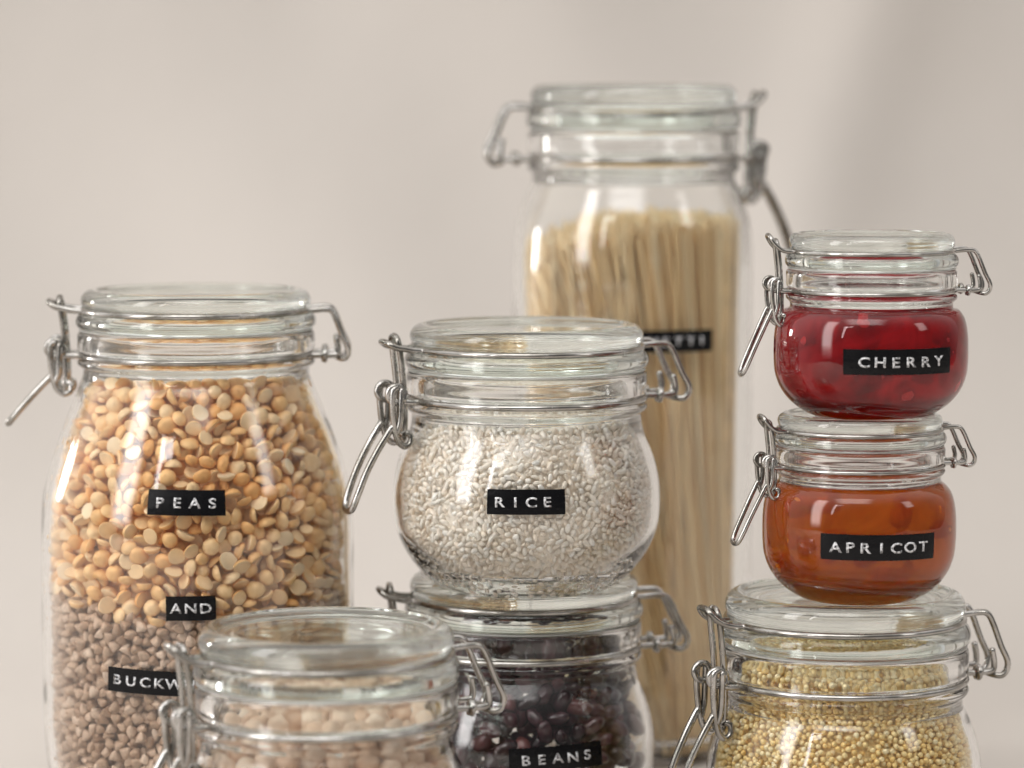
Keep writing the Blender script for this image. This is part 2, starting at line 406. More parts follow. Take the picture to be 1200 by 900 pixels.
def tape(root, rot, o_fn, s, word, phi_deg, z0, width, height, tilt=0.0, size=None, spacing=None, letter_shift=0.0):
    """black tape strip stuck to the glass; phi measured from the camera side, positive to the picture's right; mm are real mm"""
    base = -PI / 2 + math.radians(phi_deg) - rot
    ct, st = math.cos(math.radians(tilt)), math.sin(math.radians(tilt))
    R0 = float(o_fn(z0 / s)) * s
    def wrap(x, y, off):
        X = x * ct - y * st; Y = x * st + y * ct
        z = z0 + Y
        r = float(o_fn(z / s)) * s
        a = base + X / R0
        return ((r + off) * math.cos(a) * MM, (r + off) * math.sin(a) * MM, z * MM)
    nx, ny = 28, 4
    V = []; F = []
    for off in (0.12, 0.42):
        for j in range(ny + 1):
            for i in range(nx + 1):
                x = width * (i / nx - .5)
                y = height * (j / ny - .5)
                V.append(wrap(x, y, off))
    W = nx + 1; N1 = W * (ny + 1)
    for j in range(ny):
        for i in range(nx):
            a = j * W + i
            F.append([a + W, a + W + 1, a + 1, a]); b = a + N1
            F.append([b, b + 1, b + W + 1, b + W])
    for i in range(nx):
        F.append([i, i + 1, i + 1 + N1, i + N1]); t = ny * W + i
        F.append([t + 1, t, t + N1, t + 1 + N1])
    for j in range(ny):
        a = j * W; F.append([a + W, a, a + N1, a + W + N1]); c = j * W + nx
        F.append([c, c + W, c + W + N1, c + N1])
    lab = link('label_tape', mesh_np('label_tape', V, F, smooth=False), root, [TAPE])
    # letters, one mesh
    sz = size or height * 0.56
    import bmesh
    bm = bmesh.new()
    n = len(word); pitch = spacing
    for i, ch in enumerate(word):
        tm = text_mesh(ch, sz, 1.0)
        jx = (random.random() - .5) * .25; jy = (random.random() - .5) * .25; ja = (random.random() - .5) * .06
        xs = [v.co.x for v in tm.vertices]; cx = (min(xs) + max(xs)) / 2
        for v in tm.vertices:
            x, y = (v.co.x - cx) * 1.22, v.co.y - sz * 0.345
            v.co.x = x * math.cos(ja) - y * math.sin(ja) + (i - (n - 1) / 2) * pitch + jx + letter_shift
            v.co.y = x * math.sin(ja) + y * math.cos(ja) + jy
        bm.from_mesh(tm); bpy.data.meshes.remove(tm)
    bmesh.ops.triangulate(bm, faces=bm.faces)
    geom = bmesh.ops.extrude_face_region(bm, geom=list(bm.faces))
    topv = {e for e in geom['geom'] if isinstance(e, bmesh.types.BMVert)}
    for v in bm.verts:
        v.co = Vector(wrap(v.co.x, v.co.y, 0.62 if v in topv else 0.36))
    bmesh.ops.recalc_face_normals(bm, faces=bm.faces)
    me = bpy.data.meshes.new('lettering'); bm.to_mesh(me); bm.free()
    link('lettering', me, lab, [LETTER])

# ------------------------------------------------------------------ the jars
JAR = {}
def jar(key, label, x, y, z, clasp_deg, body, zw, s=1.0, wall=3.2, neck_k=1.0, handle=(77, -44), bail_tilt=0.0, lift=0.0, hook=6.0, bow_=1.6, hk=1.0):
    rot = math.radians(clasp_deg)
    root = thing('glass_jar', label, 'jar', (x * MM, y * MM, z * MM), rot, 'clip top glass storage jars')
    prof, i_fn, o_fn = jar_profile(body, zw, wall, neck_k)
    lathe('jar_body', prof, GLASS, root, s, 144, wob=0.18, seed=len(JAR) * 3.1)
    lathe('lid', lid_profile(zw, neck_k), GLASS_LID, root, s, 144)
    gk = [(46.6, zw + 11.55 * neck_k), (48.9, zw + 11.5 * neck_k), (49.2, zw + 11.75 * neck_k), (48.9, zw + 12.05 * neck_k), (46.6, zw + 12.08 * neck_k), (45.4, zw + 11.8 * neck_k)]
    lathe('gasket', gk, GASKET, root, s, 96)
    fittings(root, zw, neck_k, s, handle, bail_tilt, lift=lift, hook=hook, bow_=bow_, hk=hk)
    JAR[key] = dict(root=root, i=i_fn, o=o_fn, s=s, rot=rot, x=x, y=y, z=z, zw=zw)
    return root

ZR = 79.0
REC = ZR + 28.55      # standing height in the recess of a lid
jar('peas', 'large clip top glass jar of split peas layered over buckwheat with three black tape labels', -133, 1434, 0, 183, BODY_TALL, 202, wall=3.6, neck_k=0.9, handle=(79, -32), hook=4, bow_=.4, hk=.74)
jar('beans', 'clip top glass jar of black beans with the rice jar standing on it', 5, 1428, 0, 188, BODY_ROUND, ZR, hook=4)
jar('rice', 'clip top glass jar of white rice standing on the black bean jar', 6, 1404, REC, 199, BODY_ROUND, ZR, hook=3.5)
jar('pasta', 'tallest clip top glass jar, full of long spaghetti', 57, 1605, 0, 4, BODY_PASTA, 280, neck_k=1.14, wall=3.2, bail_tilt=math.radians(4))
jar('chick', 'clip top glass jar of chickpeas in front of the pea jar', -70, 1270, 0, 203, BODY_ROUND, ZR, neck_k=1.13)
ZM = 77.5
RECM = ZM + 28.55 * 1.15
jar('millet', 'clip top glass jar of yellow millet under the two small jam jars', 134, 1360, 0, 199, BODY_ROUND, ZM, neck_k=1.15)
SJ = 0.682
jar('apricot', 'small clip top glass jar of orange apricot jam between two other jars', 139, 1356, RECM, 195, BODY_SMALL, ZR, s=SJ, hook=9, bow_=.3)
jar('cherry', 'small clip top glass jar of red cherry jam on top of its stack', 143, 1356, RECM + REC * SJ, 187, [(z * .932, r) for z, r in BODY_SMALL], 73.6, s=SJ, neck_k=1.1, hook=8.5, bow_=.2)

def lab(key, *a, **k):
    j = JAR[key]; tape(j['root'], j['rot'], j['o'], j['s'], *a, **k)
lab('peas', 'PEAS', 1.2, 146.8, 31.5, 10.2, tilt=-.8, spacing=7.0)
lab('peas', 'AND', 2.6, 104, 20.2, 10.0, tilt=0.6, spacing=6.0)
lab('peas', 'BUCKWHEAT', -3.4, 73.0, 58, 10.0, tilt=-2.0, spacing=6.1)
lab('rice', 'RICE', -.4, 42.2, 31.4, 10.0, spacing=6.3, letter_shift=-1)
lab('beans', 'BEANS', 14.2, 41.2, 40, 10.0, tilt=2.5, spacing=6.5)
lab('cherry', 'CHERRY', 12.2, 24.6, 46, 10.0, spacing=6.2, letter_shift=.8)
lab('apricot', 'APRICOT', 7.2, 25.4, 48, 10.2, tilt=-.6, spacing=6.0)
lab('pasta', 'SPAGHETTI', 7.4, 198, 60, 10.0, spacing=6.0)

# ------------------------------------------------------------------ contents
def pack(i_fn, zlo, zhi, d, layers, th_max, seed, fill=0.62, vol=None, iters=14, top=True, mind=0.9):
    """points in the front shell of the vessel (mm, jar axis frame, angle 0 = camera side). zlo / zhi: functions of (x,y) or numbers"""
    g = np.random.default_rng(seed)
    flo = zlo if callable(zlo) else (lambda x, y: np.full_like(x, zlo))
    fhi = zhi if callable(zhi) else (lambda x, y: np.full_like(x, zhi))
    L = layers * d
    zmin = float(np.min(flo(np.array([0., 30, -30, 0, 0]), np.array([0., 0, 0, 30, -30])))) - 4; zmax = float(np.max(fhi(np.array([0., 35, -35, 0, 0]), np.array([0., 0, 0, 35, -35])))) + 4
    rmax = max(float(i_fn(z)) for z in np.linspace(zmin, zmax, 30))
    box = (2 * rmax) ** 2 * (zmax - zmin)
    v1 = vol or PI / 6 * d ** 3
    n = int(box * fill / v1)
    P = np.stack([g.uniform(-rmax, rmax, n), g.uniform(-rmax, rmax, n), g.uniform(zmin, zmax, n)], 1)
    def inside(P):
        rho = np.hypot(P[:, 0], P[:, 1]); R = i_fn(P[:, 2]) - d * .5
        return rho, R
    rho, R = inside(P)
    th = np.abs(np.arctan2(P[:, 0], -P[:, 1]))
    hi = fhi(P[:, 0], P[:, 1]); lo = flo(P[:, 0], P[:, 1])
    ok = (rho < R + d * .2) & (P[:, 2] < hi) & (P[:, 2] > lo)
    near_wall = (rho > R - L) & (th < th_max)
    near_top = (P[:, 2] > hi - L) if top else np.zeros(len(P), bool)
    P = P[ok & (near_wall | near_top)]
    for it in range(iters):
        kd = kdtree.KDTree(len(P))
        for i, p in enumerate(P): kd.insert(p, i)
        kd.balance()
        D = np.zeros_like(P)
        md = d * mind
        for i, p in enumerate(P):
            for (co, j, dist) in kd.find_range(p, md):
                if j == i or dist < 1e-6: continue
                D[i] += (p - np.array(co)) / dist * (md - dist) * .42
        P = P + np.clip(D, -d * .4, d * .4)
        rho, R = inside(P)
        k = np.where(rho > R, R / np.maximum(rho, 1e-6), 1.0)
        P[:, 0] *= k; P[:, 1] *= k
        P[:, 2] = np.minimum(P[:, 2], fhi(P[:, 0], P[:, 1]))
        P[:, 2] = np.maximum(P[:, 2], flo(P[:, 0], P[:, 1]))
    return P

def rand_rot(n, g):
    q = g.normal(size=(n, 4)); q /= np.linalg.norm(q, axis=1)[:, None]
    w, x, y, z = q.T
    return np.stack([np.stack([1 - 2 * (y * y + z * z), 2 * (x * y - z * w), 2 * (x * z + y * w)], 1),
                     np.stack([2 * (x * y + z * w), 1 - 2 * (x * x + z * z), 2 * (y * z - x * w)], 1),
                     np.stack([2 * (x * z - y * w), 2 * (y * z + x * w), 1 - 2 * (x * x + y * y)], 1)], 1)

def wall_rot(P, g, long_axis=0, jitter=0.5):
    """rotations that lay the grain's x axis roughly along the wall"""
    n = len(P)
    rad = P.copy(); rad[:, 2] = 0; rad /= np.maximum(np.linalg.norm(rad, axis=1), 1e-6)[:, None]
    t = np.stack([-rad[:, 1], rad[:, 0], np.zeros(n)], 1)
    a = g.uniform(0, 2 * PI, n)[:, None]
    X = np.cos(a) * t + np.sin(a) * np.array([0, 0, 1.0]) + rad * g.normal(0, jitter, n)[:, None]
    X /= np.linalg.norm(X, axis=1)[:, None]
    Zv = rad + g.normal(0, jitter, (n, 3)); Y = np.cross(Zv, X); Y /= np.linalg.norm(Y, axis=1)[:, None]
    Zv = np.cross(X, Y)
    return np.stack([X, Y, Zv], 2)

def grid_sphere(nu, nv):
    V = [(0, 0, 1.0)]; F = []
    for j in range(1, nv):
        b = PI * j / nv
        for i in range(nu):
            a = 2 * PI * i / nu
            V.append((math.sin(b) * math.cos(a), math.sin(b) * math.sin(a), math.cos(b)))
    V.append((0, 0, -1.0))
    for i in range(nu):
        k = (i + 1) % nu
        F.append([0, 1 + i, 1 + k, 1 + k])
        for j in range(nv - 2):
            a = 1 + j * nu
            F.append([a + i, a + nu + i, a + nu + k, a + k])
        a = 1 + (nv - 2) * nu
        F.append([a + i, len(V) - 1, len(V) - 1, a + k])
    # to triangles
    T = []
    for f in F:
        if f[2] == f[3]: T.append(f[:3])
        elif f[1] == f[2]: T.append([f[0], f[1], f[3]])
        else: T.append([f[0], f[1], f[2]]); T.append([f[0], f[2], f[3]])
    return np.array(V), np.array(T)

def shape_pea(variant):
    """half of a round pea, slightly irregular, cut face pale; unit radius"""
    V, T = grid_sphere(18, 14)
    g = np.random.default_rng(100 + variant)
    n = V.copy()
    z = V[:, 2]
    flat = z < 0
    V[flat, 2] = -0.10 * (1 - np.exp(z[flat] * 3.0)) * 1.2
    rho = np.hypot(V[:, 0], V[:, 1])
    ang = np.arctan2(V[:, 1], V[:, 0])
    k = 1 + 0.05 * np.sin(2 * ang + g.uniform(0, 6)) + 0.03 * np.sin(3 * ang + g.uniform(0, 6))
    V[:, 0] *= k; V[:, 1] *= k
    V[flat, 2] += -0.04 * (1 - rho[flat] ** 2) * g.uniform(-1, 1)
    V[:, 2] = V[:, 2] * g.uniform(0.66, 0.92) - 0.30
    mi = (V[T].mean(1)[:, 2] < -0.335).astype(int)
    return V, T, mi

def shape_whole(variant, amp=0.05):
    V, T = grid_sphere(14, 10)
    for i, v in enumerate(V):
        f = 1 + amp * noise.noise(Vector(v) * 1.3 + Vector((variant * 7.3, 0, 0)))
        V[i] = v * f
    return V, T, np.zeros(len(T), int)

def shape_chick(variant):
    V, T = grid_sphere(22, 16)
    for i, v in enumerate(V):
        x, y, z = v
        p = Vector(v)
        f = 1 + 0.07 * noise.noise(p * 1.6 + Vector((variant * 5.1, 0, 0))) + 0.03 * noise.noise(p * 4 + Vector((0, variant, 0)))
        f -= 0.13 * math.exp(-((y / 0.16) ** 2)) * max(0, -x * 0.6 + z * .3)      # the seam
        beak = 0.42 * math.exp(-((1 - x) / 0.10)) if x > 0 else 0
        V[i] = v * (f + beak)
    V[:, 1] *= 0.93
    return V, T, np.zeros(len(T), int)

def shape_bean(variant):
    V, T = grid_sphere(20, 14)
    g = np.random.default_rng(variant)
    V = V * np.array([1.0, 0.66, 0.56])
    V[:, 1] += -0.16 * V[:, 0] ** 2 + 0.08
    dent = np.exp(-(V[:, 0] / .32) ** 2) * (V[:, 1] > 0.2)
    V[:, 1] -= dent * 0.10 * (V[:, 1] - .2) * 3
    V *= g.uniform(.93, 1.06)
    return V, T, np.zeros(len(T), int)

def shape_rice(variant):
    V, T = grid_sphere(9, 9)
    # long axis = x
    V = V[:, [2, 0, 1]].copy()
    p = np.abs(V[:, 0])
    w = (1 - p ** 2.6) ** .5 / np.maximum(np.sqrt(np.maximum(1 - p ** 2, 1e-6)), .12)
    w = np.clip(w, .75, 1.12)
    V[:, 1] *= 0.55 * w; V[:, 2] *= 0.48 * w
    V[:, 1] += 0.02 * V[:, 0] ** 2
    if variant % 3 == 2:
        V[:, 0] *= .72
    return V, T, np.zeros(len(T), int)

def shape_buck(variant):
    """three sided seed with a point and a rounded foot"""
    V, T = grid_sphere(12, 9)
    g = np.random.default_rng(variant + 40)
    for i, (x, y, z) in enumerate(V):
        a = math.atan2(y, x)
        m = (a % (2 * PI / 3)) - PI / 3
        tri = 0.60 / max(math.cos(m), .4)
        k = 0.55 * tri / 0.60 * .78 + 0.45
        taper = 1.0 - 0.62 * max(0, z) ** 1.1
        V[i] = (x * k * taper * 1.02, y * k * taper * 1.02, z * (1.18 if z > 0 else .72))
    V *= g.uniform(.94, 1.06)
    return V, T, np.zeros(len(T), int)

def shape_millet(variant):
    V, T = grid_sphere(10, 7)
    V = V * np.array([1.0, .97, .88])
    return V, T, np.zeros(len(T), int)

def merge(shapes, P, Rm, S, var):
    """one mesh out of many grains. S per-grain scale"""
    VV = []; TT = []; MI = []; base = 0
    for k, (V, T, mi) in enumerate(shapes):
        idx = np.where(var == k)[0]
        if len(idx) == 0: continue
        W = np.einsum('nij,vj->nvi', Rm[idx], V) * S[idx][:, None, None] + P[idx][:, None, :]
        nv = len(V)
        off = base + np.arange(len(idx)) * nv
        TT.append((T[None] + off[:, None, None]).reshape(-1, 3)); MI.append(np.tile(mi, len(idx)))
        VV.append(W.reshape(-1, 3)); base += nv * len(idx)
    return np.concatenate(VV), np.concatenate(TT), np.concatenate(MI)

def core_lathe(i_fn, zlo, zhi, inset, rough_=0.0, seg=48, nz_=24):
    """solid filling behind the outer grains: verts, tris in mm"""
    V = []; T = []
    Zs = np.linspace(zlo, zhi, nz_)
    V.append((0, 0, zlo))
    for z in Zs:
        r = max(4.0, float(i_fn(z)) - inset)
        for k in range(seg):
            a = 2 * PI * k / seg
            q = r
            if rough_:
                q += rough_ * (1.3 * noise.noise(Vector((math.cos(a) * 3.2, math.sin(a) * 3.2, z * .075))) + .5 * noise.noise(Vector((math.cos(a) * 16, math.sin(a) * 16, z * .35))))
                q = min(q, r + inset - .25)
            V.append((q * math.cos(a), q * math.sin(a), z))
    V.append((0, 0, zhi))
    for k in range(seg):
        l = (k + 1) % seg
        T.append([0, 1 + l, 1 + k])
        for j in range(len(Zs) - 1):
            a = 1 + j * seg; b = a + seg
            T.append([a + k, a + l, b + l]); T.append([a + k, b + l, b + k])
        a = 1 + (len(Zs) - 1) * seg
        T.append([a + k, a + l, len(V) - 1])
    return np.array(V), np.array(T)

def stuff(key, name, label, cat, mats, shapes, P, Rm, S, var, core=None):
    j = JAR[key]
    V, T, MI = merge(shapes, P, Rm, S, var)
    if core is not None:
        cv, ct = core
        T = np.concatenate([T, ct + len(V)]); V = np.concatenate([V, cv]); MI = np.concatenate([MI, np.zeros(len(ct), int)])
    me = mesh_np(name, V * MM, T, True, MI)
    o = link(name, me, None, mats)
    o.location = (j['x'] * MM, j['y'] * MM, j['z'] * MM)
    return tag(o, label, cat, None, 'stuff')

def individuals(key, name, label, cat, group, mats, shapes, P, Rm, S, var):
    j = JAR[key]
    meshes = []
    for k, (V, T, mi) in enumerate(shapes):
        me = mesh_np(name, V * MM, T, True, mi)
        for m in mats: me.materials.append(m)
        meshes.append(me)
    for p, r, s, v in zip(P, Rm, S, var):
        o = bpy.data.objects.new(name, meshes[v]); COL.objects.link(o)
        M = Matrix([[*(r[0] * s), (p[0] + j['x']) * MM], [*(r[1] * s), (p[1] + j['y']) * MM], [*(r[2] * s), (p[2] + j['z']) * MM], [0, 0, 0, 1]])
        o.matrix_world = M
        tag(o, label, cat, group)

g = np.random.default_rng(3)
# split peas over buckwheat
J = JAR['peas']
def seam(x, y): return 98 + 6.0 * (x / 60.0) ** 2 + 1.6 * np.sin(x * .11 + 1.0) + 1.2 * np.sin(x * .23 + y * .1)
def pea_top(x, y): return 192 + 0.02 * x - 0.02 * y
inn = lambda z: J['i'](z) - 0.3
P = pack(inn, seam, pea_top, 6.8, 2.2, 2.2, 11, vol=105, mind=.94, iters=22)
Rm = rand_rot(len(P), g); S = g.uniform(3.2, 4.0, len(P)); S[g.random(len(P)) < .08] *= .8
shp = [shape_pea(k) for k in range(5)] + [shape_whole(k) for k in range(2)]
var = g.integers(0, 5, len(P)); wh = g.random(len(P)) < .07; var[wh] = 5 + g.integers(0, 2, wh.sum())
rho = np.hypot(P[:, 0], P[:, 1]); depth = inn(P[:, 2]) - rho
facing = -P[:, 1] / np.maximum(rho, 1)
score = np.where((depth < 6.0) & (P[:, 2] < 196), facing - depth * .03, -9)
order = np.argsort(-score); sel = order[:300]; rest = order[300:]
individuals('peas', 'split_pea', 'orange dried split pea heaped above the buckwheat layer', 'pea', 'split peas against the front of the large jar', [PEA, PEA_CUT], shp, P[sel], Rm[sel], S[sel], var[sel])
stuff('peas', 'split_peas', 'layer of dried orange split peas filling the upper half of the large jar', 'peas', [PEA, PEA_CUT], shp, P[rest], Rm[rest], S[rest], var[rest], core_lathe(inn, 95, 182, 12))

P = pack(inn, 10, lambda x, y: seam(x, y) + .5, 4.3, 2.3, 2.2, 12, vol=42, top=False, mind=1.0)
Rm = rand_rot(len(P), g); S = g.uniform(2.05, 2.5, len(P)); shp = [shape_buck(k) for k in range(4)]; var = g.integers(0, 4, len(P))
stuff('peas', 'buckwheat', 'brown buckwheat groats filling the lower half under the split peas', 'buckwheat', [BUCK], shp, P, Rm, S, var, core_lathe(inn, 8, 96, 7.5))

# rice
J = JAR['rice']; inn_r = lambda z: J['i'](z) - 0.3
inn = lambda z, f=JAR['rice']['i']: f(z) - 0.3
P = pack(inn, 6.2, lambda x, y: 69.5 + .03 * x + 1.2 * np.sin(x * .1 + y * .07), 2.5, 2.3, 2.2, 13, vol=8.4, mind=1.06)
Rm = wall_rot(P, g, jitter=.6); S = g.uniform(1.55, 2.2, len(P)); shp = [shape_rice(k) for k in range(3)]; var = g.integers(0, 3, len(P))
# broken bits and dust between the grains
nb_ = 5000
th_ = g.uniform(-2.2, 2.2, nb_); z_ = g.uniform(6.5, 68.5, nb_); r_ = inn(z_) - .5 - np.abs(g.normal(0, 1.1, nb_))
Pb = np.stack([r_ * np.sin(th_), -r_ * np.cos(th_), z_], 1)
P = np.concatenate([P, Pb]); Rm = np.concatenate([Rm, rand_rot(nb_, g)]); S = np.concatenate([S, g.uniform(.3, .75, nb_)]); var = np.concatenate([var, np.full(nb_, 2)])
stuff('rice', 'rice', 'short white rice grains filling the jar behind the rice label', 'rice', [RICE], shp, P, Rm, S, var, core_lathe(inn, 6.2, 67, 2.75, 1.3, 200, 90))

# millet
inn = lambda z, f=JAR['millet']['i']: f(z) - 0.3
P = pack(inn, 28, lambda x, y: 82 + np.clip(-x * .10, -1, 5) + .03 * y + .8 * np.sin(x * .12 + y * .09), 2.35, 2.3, 2.2, 14, vol=7.8, mind=.97)
Rm = rand_rot(len(P), g); S = g.uniform(1.1, 1.28, len(P)); shp = [shape_millet(0)]; var = np.zeros(len(P), int)
stuff('millet', 'millet', 'small round yellow millet grains filling the jar under the jam jars', 'millet', [MILLET], shp, P, Rm, S, var, core_lathe(inn, 20, 75, 5))

# chickpeas
inn = lambda z, f=JAR['chick']['i']: f(z) - 0.3
P = pack(inn, 42, 77, 8.6, 1.9, 2.0, 15, vol=350, mind=.95, iters=30)
Rm = rand_rot(len(P), g); S = g.uniform(4.0, 4.7, len(P)); shp = [shape_chick(k) for k in range(4)]; var = g.integers(0, 4, len(P))
order = np.argsort(P[:, 1]); sel = order[:260]
individuals('chick', 'chickpea', 'beige wrinkled chickpea among many in the front jar', 'chickpea', 'chickpeas in the front jar', [CHICK], shp, P[sel], Rm[sel], S[sel], var[sel])

# black beans
inn = lambda z, f=JAR['beans']['i']: f(z) - 0.3
P = pack(inn, 30, 82, 8.0, 2.2, 2.0, 16, vol=270, mind=.9, iters=30)
Rm = wall_rot(P, g, jitter=.6); S = g.uniform(5.2, 6.2, len(P)); shp = [shape_bean(k) for k in range(4)]; var = g.integers(0, 4, len(P))
order = np.argsort(P[:, 1]); sel = order[:300]
core_b = core_lathe(inn, 28, 72, 17)
individuals('beans', 'black_bean', 'glossy dark purple bean among many in the jar labelled beans', 'bean', 'black beans under the rice jar', [BEAN], shp, P[sel], Rm[sel], S[sel], var[sel])

# spaghetti: straight strands leaning and twisted in their jar
J = JAR['pasta']
sp = 1.72
HX = []
for jj in range(-36, 37):
    for ii in range(-36, 37):
        q = (ii * sp + (jj % 2) * sp / 2, jj * sp * .866)
        if math.hypot(*q) < 49.2: HX.append(q)
top = np.array(HX); n = len(top)
top = top + g.normal(0, .35, top.shape)
front_ = top[:, 1] < -2
top = top[~(front_ & (g.random(n) < .42))]; n = len(top)
lean = np.clip((40 - top[:, 0]) / 52, 0, 1)
fan = (top[:, 1] < -2) & (g.random(n) < .93)      # the front of the bundle fans out from the lower right
bx = np.where(fan, 44.5 - (46 - top[:, 0]) * g.uniform(.10, .34, n) + g.normal(0, 1.2, n), top[:, 0] + 6 * lean + g.normal(0, 1.6, n))
bx = np.clip(bx, -46, 44.5)
by = np.where(fan, -np.sqrt(47 ** 2 - np.minimum(bx ** 2, 46 ** 2)) * g.uniform(.35, 1.0, n), top[:, 1] * .93 + g.normal(0, 1.0, n))
bot = np.stack([bx, by], 1)
rb = np.hypot(bot[:, 0], bot[:, 1]); bot *= np.where(rb > 47, 47 / rb, 1.0)[:, None]
top[:, 0] += -3.0 * lean
rt = np.hypot(top[:, 0], top[:, 1]); top *= np.where(rt > 50.5, 50.5 / rt, 1.0)[:, None]
# strands that slid over to the side lean more and end lower
left = top[:, 0] < -30
Lg = g.normal(243, 2.4, n) - np.clip(-14 - top[:, 0], 0, 60) * .32
def cyl(nseg=8):
    V = []; T = []
    for z in (0, 1):
        for k in range(nseg):
            V.append((.80 * math.cos(2 * PI * k / nseg), .80 * math.sin(2 * PI * k / nseg), z))
    V += [(0, 0, 0), (0, 0, 1)]
    for k in range(nseg):
        l = (k + 1) % nseg
        T += [[k, l, nseg + l], [k, nseg + l, nseg + k], [2 * nseg, l, k], [2 * nseg + 1, nseg + k, nseg + l]]
    return np.array(V), np.array(T)
cv, ct = cyl()
front = np.argsort(top[:, 1] + bot[:, 1]); fs = set(front[:300].tolist())
me_st = mesh_np('spaghetti_strand', cv * MM, ct, True); me_st.materials.append(PASTA)
BV = []; BT = []; nb = 0
for i in range(n):
    h = math.sqrt(max(Lg[i] ** 2 - np.sum((top[i] - bot[i]) ** 2), 100))
    if left[i]: h = h
    A = Vector((bot[i][0], bot[i][1], 6.5)); B = Vector((top[i][0], top[i][1], 6.5 + h))
    dv = (B - A); q = dv.to_track_quat('Z', 'Y').to_matrix()
    if i in fs:
        o = bpy.data.objects.new('spaghetti_strand', me_st); COL.objects.link(o)
        M = q.to_4x4() @ Matrix.Diagonal((1, 1, dv.length, 1))
        M.translation = (A + Vector((J['x'], J['y'], J['z']))) * MM
        o.matrix_world = M
        tag(o, 'long dry straw coloured spaghetti strand standing in the tallest jar', 'spaghetti', 'spaghetti strands in the tallest jar')
    else:
        Rn = np.array(q); W = (cv * np.array([1, 1, dv.length])) @ Rn.T + np.array(A)
        BV.append(W); BT.append(ct + nb); nb += len(cv)
o = link('spaghetti_bundle', mesh_np('spaghetti_bundle', np.concatenate(BV) * MM, np.concatenate(BT), True), None, [PASTA])
o.location = (J['x'] * MM, J['y'] * MM, J['z'] * MM)
tag(o, 'dense mass of spaghetti behind the front strands in the tallest jar', 'spaghetti', None, 'stuff')

# jams: wet against the glass, so the filling reaches just into the wall
def jam(key, name, label, cat, mat, fruit, ztop):
    j = JAR[key]; f = j['i']
    zs = np.linspace(6.3, ztop, 40)
    prof = [(0, 5.6), (26, 5.6)] + [(float(f(z)) + .35, z) for z in zs] + [(float(f(ztop)) - 1.5, ztop - .5), (float(f(ztop)) - 6, ztop - .9), (0, ztop - 1.0)]
    o = lathe(name, prof, mat, None, j['s'], 96)
    o.location = (j['x'] * MM, j['y'] * MM, j['z'] * MM)
    tag(o, label, cat)
    gg = np.random.default_rng(len(name))
    for k in range(20):
        deep = k >= 7
        V, T, _ = shape_whole(k + 3, 0.22)
        a = -PI / 2 + gg.uniform(-1.25, 1.25); z = gg.uniform(14, ztop - 8); rr = gg.uniform(5.0, 9.5)
        V = V * np.array([rr, rr * gg.uniform(.6, 1), rr * gg.uniform(.55, .9)])
        c, sn = math.cos(a + gg.uniform(-.4, .4)), math.sin(a + gg.uniform(-.4, .4))
        V = V @ np.array([[c, sn, 0], [-sn, c, 0], [0, 0, 1.0]])
        ext = float(np.max(V @ np.array([math.cos(a), math.sin(a), 0])))
        rad_ = (float(f(z)) - gg.uniform(2.0, 16) if deep else float(f(z)) + gg.uniform(.55, 1.0)) - ext
        V = V + np.array([rad_ * math.cos(a), rad_ * math.sin(a), z])
        link('fruit_piece', mesh_np('fruit_piece', V * MM * j['s'], T, True), o, [fruit])
jam('cherry', 'cherry_jam', 'deep red cherry jam filling the topmost small jar', 'jam', JAM_RED, FRUIT_RED, 65.5)
jam('apricot', 'apricot_jam', 'amber orange apricot jam filling the small jar above the millet', 'jam', JAM_ORANGE, FRUIT_ORANGE, 69.0)

# ------------------------------------------------------------------ setting: table cloth and draped cloth behind
def cloth_mat(name, c):
    m, nt, p = principled(name, c, rough=0.9, spec=0.15)
    tc = nt.nodes.new('ShaderNodeTexCoord')
    wv = nt.nodes.new('ShaderNodeTexNoise'); wv.inputs['Scale'].default_value = 900; wv.inputs['Detail'].default_value = 2
    n2 = nt.nodes.new('ShaderNodeTexNoise'); n2.inputs['Scale'].default_value = 7; n2.inputs['Detail'].default_value = 4
    ad = nt.nodes.new('ShaderNodeMath'); ad.operation = 'MULTIPLY_ADD'; ad.inputs[1].default_value = 0.04
    nt.links.new(tc.outputs['Object'], wv.inputs['Vector']); nt.links.new(tc.outputs['Object'], n2.inputs['Vector'])
    nt.links.new(wv.outputs['Fac'], ad.inputs[0]); nt.links.new(n2.outputs['Fac'], ad.inputs[2])
    bp = nt.nodes.new('ShaderNodeBump'); bp.inputs['Strength'].default_value = 0.25; bp.inputs['Distance'].default_value = 0.02
    nt.links.new(ad.outputs[0], bp.inputs['Height']); nt.links.new(bp.outputs[0], p.inputs['Normal'])
    return m
CLOTH = cloth_mat('linen', (0.595, 0.552, 0.511))


